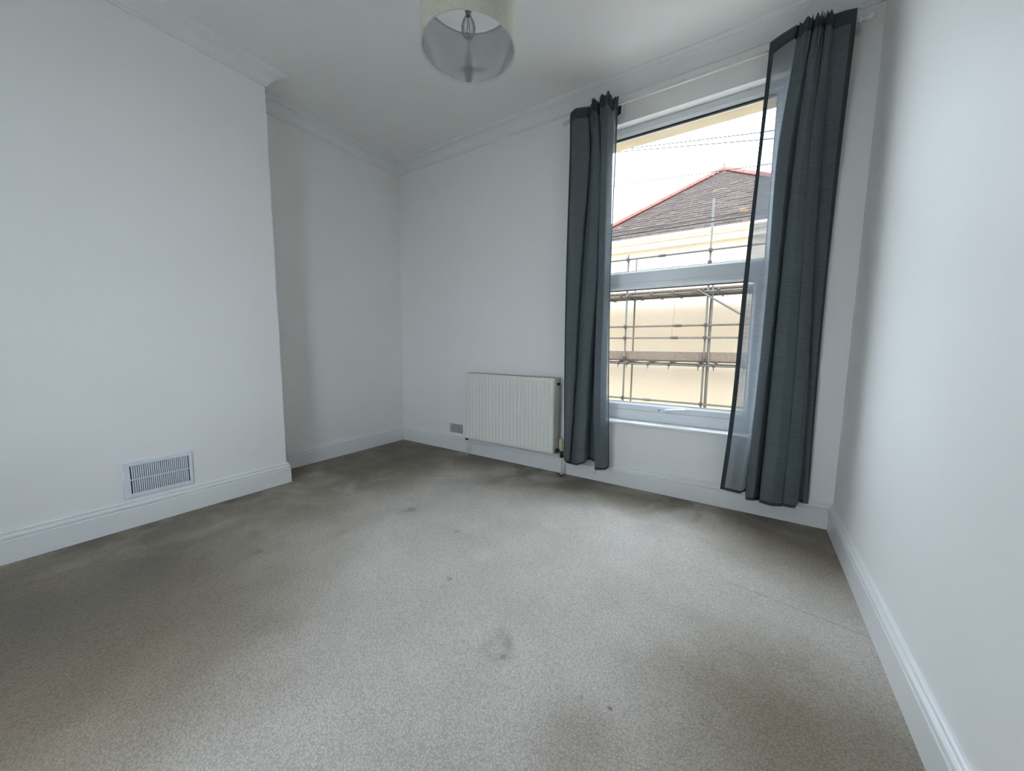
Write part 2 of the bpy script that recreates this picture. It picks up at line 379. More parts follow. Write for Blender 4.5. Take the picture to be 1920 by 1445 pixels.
CR = [(0, CORN), (0.010, CORN), (0.012, CORN + 0.006), (0.012, CORN + 0.012), (0.018, CORN + 0.016), (0.028, CORN + 0.030), (0.043, CORN + 0.044), (0.062, CORN + 0.054), (0.078, CORN + 0.058),
      (0.078, CORN + 0.064), (0.088, CORN + 0.066), (0.100, CORN + 0.072), (0.104, CEIL), (0, CEIL)]
names = [('left', 'alcove'), ('chimney_side', 'near chimney breast return'), ('chimney_front', 'chimney breast front'), ('chimney_return', 'far chimney breast return'),
         ('left_rear', 'rear alcove'), ('rear', 'rear wall'), ('right', 'right-hand wall'), ('back', 'window wall')]
for i, (nm, lb) in enumerate(names):
    sweep(SK, i, 'baseboard_' + nm, M_TRIM, 'white moulded skirting along the ' + lb)
    sweep(CR, i, 'trim_%d' % (i + 1), M_CORN, 'white ogee cornice along the ' + lb)

# ------------------------------------------------------------------ window
win = empty('window_1', ((OX0 + OX1) / 2, 0.065, OZ0)); struct(win, 'white plastic window with fixed upper light and top-hung lower sash')
UG = (2.10, 3.11, 1.535, 2.446); LG = (2.15, 3.062, 0.603, 1.408); SA = (2.098, 3.114, 0.552, 1.452)
def ring(mb, o, i, ya, yb, bev=0.006):
    """rectangular frame: outer rect o, inner rect i (x0,x1,z0,z1), front chamfered towards the inner edge"""
    def rect(r, y, d=0): return [(r[0] + d, y, r[2] + d), (r[1] - d, y, r[2] + d), (r[1] - d, y, r[3] - d), (r[0] + d, y, r[3] - d)]
    loops = [rect(o, yb), rect(o, ya + 0.003), rect(o, ya, 0.003), rect(i, ya, -bev), rect(i, ya + bev, 0), rect(i, yb)]
    for p, q in zip(loops, loops[1:] + loops[:1]):
        for k in range(4): mb.add([p[k], p[(k + 1) % 4], q[(k + 1) % 4], q[k]], [(0, 1, 2, 3)])
mb = MB(); ring(mb, (OX0, OX1, 1.452, OZ1), UG, 0.065, 0.128, 0.014); mb.build('upper_frame', M_UPVC, win)
mb = MB(); ring(mb, (OX0, OX1, OZ0, 1.4515), SA, 0.066, 0.128, 0.003); mb.build('lower_frame', M_UPVC, win)
mb = MB(); ring(mb, (SA[0] + .002, SA[1] - .002, SA[2] + .002, SA[3] - .002), LG, 0.060, 0.124, 0.014); sash = mb.build('sash', M_UPVC, win)
mb = MB(); ring(mb, UG, (UG[0] + .005, UG[1] - .005, UG[2] + .003, UG[3] - .010), 0.082, 0.1, 0.001); mb.build('gasket', M_GASKET, win)
mb = MB(); ring(mb, LG, (LG[0] + .004, LG[1] - .004, LG[2] + .003, LG[3] - .005), 0.080, 0.1, 0.001); mb.build('gasket', M_GASKET, sash)
MB().box(UG[0] + .001, UG[1] - .001, 0.090, 0.094, UG[2] + .001, UG[3] - .001).build('pane', M_GLASS, win)
MB().box(LG[0] + .001, LG[1] - .001, 0.088, 0.092, LG[2] + .001, LG[3] - .001).build('pane', M_GLASS, sash)
# trickle vent cover on the transom bar
v0, v1 = on_y(1207, 533, 0.055), on_y(1330, 522, 0.055)
tvx0, tvx1, tvz = v0.x, v1.x, (v0.z + v1.z) / 2
vent = MB().box(tvx0, tvx1, 0.0505, 0.0635, tvz - 0.010, tvz + 0.010, 0.003).build('trickle_vent', M_UPVC, win)
MB().box((tvx0 + tvx1) / 2 - 0.008, (tvx0 + tvx1) / 2 + 0.008, 0.0485, 0.0515, tvz - 0.003, tvz + 0.003).build('slider', M_UPVC, vent)
MB().box(tvx1 - 0.03, tvx1 - 0.006, 0.0475, 0.0515, tvz - 0.009, tvz + 0.013, 0.001).build('slider', M_UPVC, vent)
# espagnolette handle on the sash
h = on_y(1243, 770, 0.05)
hb = MB().box(h.x - 0.045, h.x + 0.045, 0.052, 0.0605, h.z - 0.012, h.z + 0.012, 0.003).build('handle', M_UPVC, win)
mb = MB().tube((h.x + 0.018, 0.056, h.z), (h.x + 0.018, 0.030, h.z), 0.010, 14)
mb.path([(h.x + 0.018, 0.033, h.z), (h.x + 0.045, 0.026, h.z + 0.007), (h.x + 0.09, 0.024, h.z + 0.013), (h.x + 0.145, 0.026, h.z + 0.017)], 0.0105, 10)
mb.build('lever', M_UPVC, hb)
for dx in (-0.026, 0.022): MB().tube((h.x + dx, 0.053, h.z), (h.x + dx, 0.0285 if dx > 0 else 0.0505, h.z), 0.0052, 10).build('screw', M_BLACK, hb)
# sill board
sill = MB().box(OX0 - 0.02, OX1 + 0.005, -0.044, 0.066, OZ0 - 0.018, OZ0 - 0.0005, 0.004).build('window_sill', M_TRIM, win)

win_fill = empty('window_fill', ((RW[0] + RW[1]) / 2, YR - 0.08, RW[2])); struct(win_fill, 'narrow white window added unseen behind the viewer to brighten the room')
mb = MB(); ring(mb, RW, (RW[0] + .05, RW[1] - .05, RW[2] + .05, RW[3] - .05), 0.0, 0.06, 0.01); mb.v = [(x, YR - 0.06 - y, z) for x, y, z in mb.v]; mb.build('frame', M_UPVC, win_fill)
MB().box(RW[0] + .051, RW[1] - .051, YR - 0.094, YR - 0.090, RW[2] + .051, RW[3] - .051).build('pane', M_GLASS, win_fill)

# ------------------------------------------------------------------ radiator
RX0, RX1, RZ0, RZ1, RY = 0.972, 1.849, 0.177, 0.763, -0.135
rad = empty('radiator', ((RX0 + RX1) / 2, -0.085, 0.0)); tag(rad, 'cream ribbed panel radiator on the wall between the plug socket and a curtain', 'radiator')
def panel(y, sgn, name):
    n = 24; xs = [RX0 + 0.012 + (RX1 - RX0 - 0.024) * k / (n * 8) for k in range(n * 8 + 1)]
    def wave(k): t = (k % 8) / 8.0; return max(0.0, min(1.0, 0.5 + 0.95 * math.sin(2 * math.pi * t)))
    rows = []
    for z, a in ((RZ0, 0.3), (RZ0 + 0.004, 0.0), (RZ0 + 0.022, 0.0), (RZ0 + 0.042, 1.0), (RZ1 - 0.046, 1.0), (RZ1 - 0.026, 0.0), (RZ1 - 0.006, 0.0), (RZ1, 0.3)):
        d0 = 0.006 if a == 0.3 else 0.0
        row = [(RX0, y - sgn * (0.010), z), (RX0 + 0.003, y - sgn * (d0 - 0.0), z)]
        row += [(x, y - sgn * (d0 + (0.0085 * (1 - wave(k)) if a == 1.0 else 0.0)), z) for k, x in enumerate(xs)]
        row += [(RX1 - 0.003, y - sgn * d0, z), (RX1, y - sgn * 0.010, z)]
        rows.append(row)
    mb = MB(); mb.grid(rows); back = [[(p[0], y - sgn * 0.013, p[2]) for p in (r[0], r[-1])] for r in (rows[0], rows[-1])]
    mb.add([back[0][0], back[0][1], back[1][1], back[1][0]], [(0, 1, 2, 3)])
    return sharp(mb.build(name, M_RAD, rad), 50)
panel(RY, -1, 'front_panel'); panel(-0.042, 1, 'back_panel')
for x in (RX0 + 0.001, RX1 - 0.003): MB().box(x - 0.001, x + 0.003, -0.124, -0.053, RZ0 + 0.010, RZ1 - 0.002).build('side_panel', M_RAD, rad)
tg = MB().box(RX0, RX1, -0.129, -0.048, RZ1 - 0.006, RZ1 + 0.001, 0.002).build('top_grille', M_RAD, rad)
for k in range(22):
    x = RX0 + 0.03 + k * (RX1 - RX0 - 0.06) / 21
    MB().box(x - 0.012, x + 0.012, -0.115, -0.062, RZ1 + 0.0008, RZ1 + 0.0016).build('slot', M_BLACK, tg)
for x in (RX0 + 0.15, RX1 - 0.15): MB().box(x - 0.015, x + 0.015, -0.045, -0.001, RZ0 + 0.06, RZ1 - 0.06).build('bracket', M_PIPE, rad)
bv = MB().tube((RX1, -0.085, RZ1 - 0.045), (RX1 + 0.022, -0.085, RZ1 - 0.045), 0.008, 12).tube((RX1 + 0.004, -0.085, RZ1 - 0.045), (RX1 + 0.010, -0.085, RZ1 - 0.045), 0.012, 6)
bv.build('bleed_valve', M_DARKPIPE, rad)
vx, vy = 1.900, -0.085
mb = MB().tube((vx, vy, 0.162), (vx, vy, 0.205), 0.0135, 14).tube((vx, vy, 0.150), (vx, vy, 0.168), 0.0165, 6)
mb.tube((RX1 - 0.005, vy, 0.196), (vx, vy, 0.196), 0.011, 12).tube((RX1 + 0.003, vy, 0.196), (RX1 + 0.02, vy, 0.196), 0.017, 6)
valve = mb.build('thermostatic_valve', M_DARKPIPE, rad)
mb = MB().lathe((vx, vy, 0.204), [(0.0, 0), (0.018, 0), (0.019, 0.016), (0.0245, 0.020), (0.0255, 0.048), (0.0225, 0.052), (0.0225, 0.088), (0.019, 0.093), (0.0, 0.094)], 24)
head = mb.build('valve_head', M_TRV, valve); sharp(head, 30)
for k in range(12):
    t = 2 * math.pi * k / 12
    MB().box(vx + 0.0222 * math.cos(t) - 0.0012, vx + 0.0222 * math.cos(t) + 0.0012, vy + 0.0222 * math.sin(t) - 0.0012, vy + 0.0222 * math.sin(t) + 0.0012, 0.258, 0.290).build('grip_rib', M_TRV if k % 5 else M_BLACK, valve)
MB().tube((vx, vy, 0.012), (vx, vy, 0.152), 0.0082, 14).build('pipe', M_PIPE, rad)
MB().lathe((vx, vy, 0.0), [(0.0, 0.0005), (0.012, 0.0005), (0.012, 0.013), (0.0, 0.013)], 14).build('pipe_collar', M_BLACK, rad)
lx = RX0 - 0.022
mb = MB().tube((lx, vy, 0.160), (lx, vy, 0.212), 0.010, 12).tube((RX0 + 0.004, vy, 0.196), (lx, vy, 0.196), 0.010, 12).tube((lx, vy, 0.150), (lx, vy, 0.166), 0.015, 6).tube((lx, vy, 0.21), (lx, vy, 0.245), 0.012, 12)
mb.build('lockshield_valve', M_DARKPIPE, rad)
MB().tube((lx, vy, 0.001), (lx, vy, 0.152), 0.0082, 14).build('pipe', M_PIPE, rad)

# ------------------------------------------------------------------ double socket
sk = empty('double_socket', (0.752, -0.005, 0.213)); tag(sk, 'grey double plug socket above the skirting beside the radiator', 'socket')
MB().box(0.676, 0.828, -0.011, -0.0002, 0.172, 0.256, 0.003).build('plate', M_SOCK, sk)
for cx in (0.716, 0.788):
    MB().box(cx - 0.006, cx + 0.006, -0.0142, -0.010, 0.236, 0.250, 0.001).build('switch', M_SOCK, sk)
    for (dx, z, a, b) in ((0, 0.226, 0.003, 0.0045), (-0.011, 0.205, 0.0045, 0.003), (0.011, 0.205, 0.0045, 0.003)):
        MB().box(cx + dx - a, cx + dx + a, -0.0116, -0.0105, z - b, z + b).build('pin_hole', M_BLACK, sk)

# ------------------------------------------------------------------ air vent on the chimney breast
VY0, VY1, VZ0, VZ1 = -2.157, -1.860, 0.1585, 0.3615; SY0, SY1, SZ0, SZ1 = -2.128, -1.879, 0.183, 0.337
av = empty('air_vent', (XC, (VY0 + VY1) / 2, VZ0)); tag(av, 'white louvred air vent just above the skirting of the chimney breast', 'vent')
mb = MB()
def vrect(y0, y1, z0, z1, x): return [(x, y0, z0), (x, y1, z0), (x, y1, z1), (x, y0, z1)]
lp = [vrect(VY0, VY1, VZ0, VZ1, XC + 0.0003), vrect(VY0, VY1, VZ0, VZ1, XC + 0.006), vrect(VY0 + .005, VY1 - .005, VZ0 + .005, VZ1 - .005, XC + 0.011),
      vrect(SY0 - .003, SY1 + .003, SZ0 - .003, SZ1 + .003, XC + 0.012), vrect(SY0, SY1, SZ0, SZ1, XC + 0.010), vrect(SY0, SY1, SZ0, SZ1, XC + 0.0003)]
for p, q in zip(lp, lp[1:] + lp[:1]):
    for k in range(4): mb.add([p[k], p[(k + 1) % 4], q[(k + 1) % 4], q[k]], [(0, 1, 2, 3)])
mb.build('frame', M_VENT, av)
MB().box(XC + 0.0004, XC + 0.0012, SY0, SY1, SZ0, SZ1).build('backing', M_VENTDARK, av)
NS = 29; pitch = (SY1 - SY0) / NS
slat_me = None
for k in range(1, NS):
    y = SY0 + pitch * k
    if slat_me is None:
        s0 = MB().box(XC + 0.0035, XC + 0.0098, y - pitch * 0.30, y + pitch * 0.30, SZ0 - 0.0005, SZ1 + 0.0005).build('slat', M_VENT, av); slat_me = s0; y_first = y
    else:
        c = slat_me.copy(); COL.objects.link(c); c.parent = av; c.location = (0, y - y_first, 0)
MB().box(XC + 0.0036, XC + 0.0100, SY0, SY1, (SZ0 + SZ1) / 2 - 0.0028, (SZ0 + SZ1) / 2 + 0.0028).build('cross_bar', M_VENT, av)

# ------------------------------------------------------------------ pendant lamp
LXY = Vector((2.025, -1.345)); LZ0, LZ1, LR = 2.20, 2.412, 0.1915
lamp = empty('pendant_lamp', (LXY.x, LXY.y, CEIL)); tag(lamp, 'oatmeal linen drum pendant lamp hanging from the ceiling', 'lamp')
c3 = (LXY.x, LXY.y, 0)
shade = sharp(MB().lathe(c3, [(LR, LZ0), (LR, LZ1), (LR - 0.0025, LZ1), (LR - 0.0025, LZ0)], 96, True).build('shade', M_LINEN, lamp))
sharp(MB().lathe(c3, [(LR - 0.0028, LZ0 + 0.004), (LR - 0.0028, LZ1 - 0.004), (LR - 0.0036, LZ1 - 0.004), (LR - 0.0036, LZ0 + 0.004)], 96, True).build('lining', M_LINING, shade))
for z in (LZ0 + 0.002, LZ1 - 0.002):
    mb = MB(); n = 96; rr = LR - 0.0045
    mb.path([(LXY.x + rr * math.cos(2 * math.pi * k / n), LXY.y + rr * math.sin(2 * math.pi * k / n), z) for k in range(n + 1)], 0.0022, 6); mb.build('rim_wire', M_HOLDER, shade)
mb = MB()
for k in range(3):
    t = 2 * math.pi * k / 3 + 1.22
    mb.path([(LXY.x + 0.018 * math.cos(t), LXY.y + 0.018 * math.sin(t), 2.385), (LXY.x + 0.1 * math.cos(t), LXY.y + 0.1 * math.sin(t), 2.385), (LXY.x + 0.165 * math.cos(t), LXY.y + 0.165 * math.sin(t), 2.392),
             (LXY.x + (LR - 0.0055) * math.cos(t), LXY.y + (LR - 0.0055) * math.sin(t), LZ1 - 0.003)], 0.0018, 6)
mb.lathe(c3, [(0.0175, 2.382), (0.024, 2.382), (0.024, 2.388), (0.0175, 2.388)], 24, True); mb.build('spider', M_METAL, shade)
holder = MB().lathe(c3, [(0.0, 2.455), (0.009, 2.455), (0.014, 2.445), (0.0165, 2.42), (0.0168, 2.392), (0.021, 2.391), (0.021, 2.378), (0.0168, 2.377), (0.0168, 2.352), (0.0, 2.352)], 24).build('lamp_holder', M_HOLDER, lamp)
bulb = MB().lathe(c3, [(0.0105, 2.335), (0.0125, 2.327), (0.022, 2.312), (0.0275, 2.297), (0.029, 2.284), (0.0265, 2.267), (0.019, 2.255), (0.008, 2.2505), (0.0005, 2.250)], 32).build('bulb', M_BULB, lamp)
MB().lathe(c3, [(0.0, 2.356), (0.0105, 2.356), (0.0110, 2.333), (0.0, 2.333)], 20).build('bulb_cap', M_METAL, bulb)
mb = MB()
for s in (-1, 1): mb.path([(LXY.x + s * 0.003, LXY.y, 2.333), (LXY.x + s * 0.004, LXY.y, 2.29), (LXY.x + s * 0.008, LXY.y, 2.266)], 0.0012, 6)
mb.build('filament_support', M_BLACK, bulb)
MB().tube((LXY.x, LXY.y, 2.45), (LXY.x, LXY.y, CEIL - 0.02), 0.0032, 8).build('cord', M_HOLDER, lamp)
sharp(MB().lathe(c3, [(0.0, CEIL - 0.0003), (0.040, CEIL - 0.0003), (0.040, CEIL - 0.008), (0.032, CEIL - 0.024), (0.012, CEIL - 0.030), (0.0, CEIL - 0.030)], 32).build('ceiling_rose', M_HOLDER, lamp))

# ------------------------------------------------------------------ curtain rod
ROY, ROZ = -0.085, 2.577
rod = empty('curtain_rod', (2.657, ROY, ROZ)); tag(rod, 'thin white curtain rod with ball ends above the window', 'curtain rod')
MB().tube((1.885, ROY, ROZ), (3.430, ROY, ROZ), 0.009, 16).build('rod', M_ROD, rod)
for x, s in ((1.885, -1), (3.430, 1)):
    prof = [(0.0, -0.002), (0.010, -0.002), (0.011, 0.004), (0.008, 0.007), (0.014, 0.012), (0.0175, 0.020), (0.0165, 0.029), (0.010, 0.036), (0.0005, 0.038)]
    mb = MB(); mb.lathe((0, 0, 0), prof, 20); mb.v = [(x + s * p[2], ROY + p[0], ROZ + p[1]) for p in mb.v]; mb.build('finial', M_ROD, rod)
for x in (1.90, 3.412):
    mb = MB().tube((x, ROY, ROZ), (x, -0.004, ROZ), 0.006, 12); mb.tube((x, -0.006, ROZ), (x, -0.0003, ROZ), 0.022, 20)
    mb.tube((x - 0.006, ROY, ROZ), (x + 0.006, ROY, ROZ), 0.0125, 16); mb.build('bracket', M_ROD, rod)

# ------------------------------------------------------------------ curtains: fold lines read off the photograph, hung on the plane of the rod
CY = -0.088
def catmull(P, t):
    n = len(P) - 1; x = t * n; i = min(int(x), n - 1); f = x - i
    p0, p1, p2, p3 = P[max(i - 1, 0)], P[i], P[i + 1], P[min(i + 2, n)]
    return tuple(0.5 * (2 * b + (c - a) * f + (2 * a - 5 * b + 4 * c - d) * f * f + (3 * b - a - 3 * c + d) * f ** 3) for a, b, c, d in zip(p0, p1, p2, p3))
def curtain(cols, vs, label, nrow=60, nsub=7, hemw=4, seed=0, back=(0, 0), pleat=(0.15, 0.8)):
    """cols: list of (A=(u,v), uB, uC, uD, E=(u,v), depth) from one edge to the other"""
    rng = random.Random(seed)
    ctrl = []
    for A, uB, uC, uD, E, d in cols:
        d = d * 1.7 if d > 0 else d * 1.1
        dt = 0.016 + (d + 0.04) * 0.30                    # flattened in front of the rod at the heading
        lv = [(A[0], A[1], dt), (uB, vs[0], d * 0.85), (uC, vs[1], d), (uD, vs[2], d), (E[0], E[1], d * 1.15)]
        pts = []
        for u, v, dd in lv:
            p = on_y(u, v, CY - dd); pts.append((p.x, p.y, p.z))
        # a pinch just below the heading band keeps the fabric in front of the rod
        q = [a + (b - a) * 0.16 for a, b in zip(pts[0], pts[1])]; q[1] = CY - (0.018 + (d + 0.04) * 0.42)
        pts.insert(1, tuple(q)); ctrl.append(pts)
    def column(c, t):                                     # piecewise along the height by z
        zt, zb = c[0][2], c[-1][2]; z = zt + (zb - zt) * t
        for i in range(len(c) - 1):
            if z >= c[i + 1][2] or i == len(c) - 2:
                f = (z - c[i][2]) / (c[i + 1][2] - c[i][2]); break
        n = len(c) - 1; return catmull(c, min(1, max(0, (i + f) / n)))
    def row(t):
        C = [column(c, t) for c in ctrl]; n = (len(C) - 1) * nsub
        out = []
        for k in range(n + 1):                            # crisp pleats: half way between straight panels and smooth waves
            c_ = catmull(C, k / n); x = k / nsub; i = min(int(x), len(C) - 2); f = x - i
            out.append(tuple(0.35 * a + 0.65 * (p + (q - p) * f) for a, p, q in zip(c_, C[i], C[i + 1])))
        return out
    T = [0, 0.008, 0.016, 0.024, 0.03, 0.036, 0.042, 0.05, 0.058, 0.066, 0.075] + [0.075 + 0.925 * k / nrow for k in range(1, nrow + 1)]
    rows = [row(t) for t in T]
    m0 = len(rows[0])
    for t, rw in zip(T, rows):                            # pencil pleats drawn up by the heading tape
        g = max(0.0, 1 - max(0.0, t - 0.05) / 0.06) if t < 0.11 else 0.0
        for k in range(m0):
            e = math.sin(math.pi * min(1, max(0, (k / (m0 - 1) - pleat[0]) / (pleat[1] - pleat[0])))) ** 0.5
            w = 0.5 - 0.5 * math.cos(2 * math.pi * k / 5.0); p = rw[k]
            rw[k] = (p[0], p[1] - 0.022 * g * e * w, p[2] + (0.013 * e * (w - 0.4) * (1 - t / 0.03) if t < 0.03 else 0.0))
    base = Vector(((rows[-1][0][0] + rows[-1][-1][0]) / 2, CY, min(p[2] for p in rows[-1])))
    c = empty('curtain', base); tag(c, label, 'curtain', None)
    a0, a1 = back[0] * nsub, back[1] * nsub               # gathered part: cloth lies several layers deep
    for k0, k1, nm, fm in ((0, a0, 'sheer_drape', M_FAB), (a0, a1, 'gathered_drape', M_FABFOLD), (a1, len(rows[0]) - 1, 'sheer_drape', M_FAB)):
        if k1 > k0: MB().grid([rw[k0:k1 + 1] for rw in rows]).build(nm, fm, c, fix=False)
    # folds doubled back behind the gathered part
    bk = []
    for t in T[9:]:
        C = [column(ctrl[i], t) for i in range(back[0], back[1] + 1)]; a, b = C[0], C[-1]; nn = 6 * (len(C) - 1)
        bk.append([(a[0] + (b[0] - a[0]) * k / nn, CY + 0.062 + 0.006 * math.sin(k * 0.9), a[2] + (b[2] - a[2]) * k / nn + 0.004) for k in range(nn + 1)])
    MB().grid(bk).build('fold_back', M_FABFOLD, c, fix=False)
    def shell(R, off, name):                              # stitched double thickness: a thin sleeve around the drape
        mb = MB(); fr = [[(p[0], p[1] - off, p[2]) for p in r] for r in R]; bk = [[(p[0], p[1] + off, p[2]) for p in r] for r in R]
        mb.grid(fr); mb.grid(bk)
        mb.grid([fr[0], bk[0]]); mb.grid([fr[-1], bk[-1]])
        mb.grid([[r[0] for r in fr], [r[0] for r in bk]]); mb.grid([[r[-1] for r in fr], [r[-1] for r in bk]])
        return mb.build(name, M_FABHEM, c)
    shell(rows[0:6], 0.0022, 'heading_band')
    # the rod pocket's back layer
    mb = MB(); mb.grid([[(p[0], CY + 0.032 + 0.1 * (p[1] - CY + 0.03), p[2]) for p in r] for r in rows[1:6]]); mb.build('pocket_back', M_FABHEM, c, fix=False)
    def strip(a, b, t0, name):
        shell([r[a:b] for r in rows[t0:]], 0.0018, name)
    m = len(rows[0])
    strip(0, hemw, 5, 'side_hem'); strip(m - hemw, m, 5, 'side_hem')
    # bottom hem
    zb = 0.025
    T2 = [1 - 0.012, 1 - 0.006, 1.0]; shell([row(t) for t in T2], 0.0015, 'bottom_hem')
    return c
right_cols = [
    ((1444, 80), 1420, 1394, 1372, (1350, 916), 0.020), ((1468, 63), 1437, 1416, 1393, (1370, 921), 0.030), ((1494, 47), 1454, 1437, 1414, (1388, 925), 0.034),
    ((1500, 50), 1463, 1445, 1421, (1397, 921), -0.030), ((1499, 47), 1456, 1438, 1415, (1398, 936), 0.022), ((1522, 33), 1478, 1456, 1430, (1411, 938), 0.046),
    ((1526, 40), 1495, 1470, 1449, (1429, 937), -0.036), ((1525, 38), 1489, 1464, 1442, (1423, 941), 0.040), ((1540, 28), 1503, 1484, 1465, (1446, 948), 0.056),
    ((1545, 32), 1516, 1501, 1484, (1465, 949), 0.028), ((1549, 33), 1523, 1509, 1492, (1474, 944), -0.050), ((1551, 26), 1516, 1502, 1485, (1466, 948), 0.022),
    ((1561, 22), 1533, 1518, 1507, (1490, 952), 0.012), ((1564, 27), 1540, 1524, 1513, (1497, 940), -0.054), ((1585, 20), 1556, 1538, 1520, (1506, 943), -0.050), ((1608, 15), 1575, 1550, 1529.5, (1515, 944), -0.056)]
curtain(right_cols, (300, 528, 757), 'slate grey curtain spread half sheer over the window beside the bare side wall', seed=1, hemw=4, back=(3, 15), pleat=(0.18, 0.85))
left_cols = [
    ((1071, 211), 1068, 1061.5, 1058, (1058, 862), 0.034), ((1080, 203), 1080, 1072, 1065, (1062, 867), 0.046), ((1104, 200), 1104, 1088, 1077, (1067, 869), 0.034),
    ((1107, 203), 1107, 1091, 1080, (1068, 869), 0.006), ((1113, 187), 1113, 1100, 1090, (1081, 872), 0.044), ((1119, 190), 1124, 1118, 1103, (1096, 868), 0.036),
    ((1123, 196), 1130, 1124, 1109, (1103, 860), -0.024), ((1128, 188), 1134, 1128, 1119, (1117, 867), -0.026), ((1127, 184), 1126, 1121, 1114, (1115, 880), 0.026),
    ((1143, 174), 1138, 1133, 1126, (1126, 881), 0.040), ((1150, 186), 1147, 1139, 1135, (1136, 880), 0.018), ((1161, 179), 1154.5, 1145.5, 1142, (1142, 875), -0.006)]
lc = curtain(left_cols, (300, 508, 715), 'slate grey curtain gathered tight between the radiator and the window', seed=2, hemw=3, back=(0, 9), pleat=(0.25, 0.98))

a, b, d = on_y(1119, 879, CY - 0.05), on_y(1116, 884, CY - 0.05), on_y(1112, 888, CY - 0.05)
MB().path([a, b, d], 0.0012, 5).build('loose_thread', M_FABHEM, lc)

# ------------------------------------------------------------------ street outside
struct(MB().box(-30, 36, -45, 45, ROADZ - 0.1, ROADZ).build('ground', M_ROAD), 'road and yard surface around the houses')

WY, EY, EZ, PITCH = 9.60, 9.30, 4.32, math.radians(35)
AP = Vector((1.71, 14.55, EZ + (14.55 - EY) * math.tan(PITCH))); HS = 0.80            # apex and hip run (x per y)
EX0, EX1 = AP.x - (AP.y - EY) * HS, AP.x + (AP.y - EY) * HS; BY = 24.0
house = empty('house', (AP.x, WY, ROADZ)); tag(house, 'cream rendered house across the street with hipped slate roof and red ridge tiles', 'building')
MB().box(EX0 + 0.3, EX1 - 0.3, WY, BY, ROADZ, EZ - 0.05).build('wall', M_RENDER, house)
mb = MB().box(EX0 + 0.05, EX1 - 0.05, EY + 0.09, WY + 0.05, EZ - 0.03, EZ + 0.005)
mb.build('soffit', M_FASCIA, house)
MB().box(EX0, EX1, EY + 0.03, EY + 0.09, EZ - 0.14, EZ - 0.01, 0.01).build('fascia', M_FASCIA, house)
MB().tube((EX0, EY - 0.03, EZ - 0.035), (EX1, EY - 0.03, EZ - 0.035), 0.055, 14).build('gutter', M_FASCIA, house)
MB().box(EX0 + 0.2, EX1 - 0.2, WY - 0.16, WY + 0.02, EZ - 0.30, EZ - 0.10, 0.02).build('cornice_band', M_FASCIA, house)
# roof body, slates, hip tiles
mb = MB(); rt = 0.06
pr = [(EX0, EY, EZ - rt), (EX1, EY, EZ - rt), (EX1, BY, EZ - rt), (EX0, BY, EZ - rt), (AP.x, AP.y, AP.z - rt), (AP.x, BY, AP.z - rt)]
mb.add(pr, [(0, 1, 4), (1, 2, 5, 4), (0, 4, 5, 3), (0, 3, 2, 1), (2, 3, 5)])
roof = mb.build('roof', M_SLATE, house)
cp, sp = math.cos(PITCH), math.sin(PITCH)
def on_roof(x, s, lift=0.0): return Vector((x, EY + s * cp - lift * sp, EZ - rt + s * sp + lift * cp))
SL_W, SL_E, SL_L = 0.30, 0.215, 0.33
smax = (AP.y - EY) / cp; vis = []; hid = []
row_i = 0; s = -0.03
while s < smax - 0.05:
    half = (smax - s - SL_E * 0.4) * cp * HS; x = AP.x - half - SL_W + (row_i % 2) * SL_W / 2
    x = math.floor((x - AP.x) / SL_W) * SL_W + AP.x + (row_i % 2) * SL_W / 2
    while x < AP.x + half + SL_W:
        if abs(x - AP.x) < half:
            u, v = pix(on_roof(x, s + SL_E / 2, 0.02))
            (vis if 1135 < u < 1475 and 295 < v < 480 else hid).append((x, s))
        x += SL_W
    s += SL_E; row_i += 1
vis.sort(key=lambda q: q[1])
hid += vis[300:]; vis = vis[:300]
def slate_verts(x, s, l):                                 # tilted thin slate, thick tail edge showing
    w = SL_W / 2 - 0.004; e = min(SL_L, smax - s); vs = []
    for xx in (x - w, x + w):
        for ss, lo, hi in ((s, 0.018 + l, 0.026 + l), (s + e, 0.004, 0.010)):
            vs += [on_roof(xx, ss, lo), on_roof(xx, ss, hi)]
    return vs
SF = [(0, 1, 3, 2), (4, 6, 7, 5), (0, 4, 5, 1), (2, 3, 7, 6), (0, 2, 6, 4), (1, 5, 7, 3)]
pm = MB(); pm.add([p - on_roof(0, 0, 0) for p in slate_verts(0, 0, 0)], SF); slate_me = pm.mesh('slate', M_SLATE)
rl = wloc(roof)
for x, s in vis:
    o = bpy.data.objects.new('slate', slate_me); o.location = on_roof(x, s, random.uniform(0, 0.007)) - rl
    o.rotation_euler = (0, random.uniform(-0.012, 0.012), 0); link(o, roof)
mb = MB()
for x, s in hid: mb.add(slate_verts(x, s, random.uniform(0, 0.006)), SF)
tag(mb.build('slates_beyond', M_SLATE, roof, fix=False), kind='stuff')
def ridge_tiles(a, b, up, n):
    d = (b - a) / n; dn = d.normalized(); side = dn.cross(up).normalized(); nn = side.cross(dn).normalized()
    for k in range(n):
        mb = MB(); p = a + d * k; q = p + d * 1.04; rows = []
        for P_, rr in ((p, 0.150), (q, 0.143)):
            rows.append([P_ + side * (rr * math.cos(t)) + nn * (rr * 0.75 * math.sin(t)) for t in [math.pi * j / 8 for j in range(9)]])
        mb.grid(rows); mb.grid([[v - nn * 0.012 for v in rows[0]], rows[0]], False)
        mb.build('ridge_tile', M_RIDGE, roof, fix=False)
C0, C1 = Vector((EX0, EY, EZ)), Vector((EX1, EY, EZ))
DZ = Vector((0, 0, 0.05))
for c in (C0, C1): ridge_tiles(c - DZ, AP - DZ, Vector((0, 0, 1)), 16)
ridge_tiles(AP - DZ, Vector((AP.x, BY, AP.z)) - DZ, Vector((0, 0, 1)), 20)
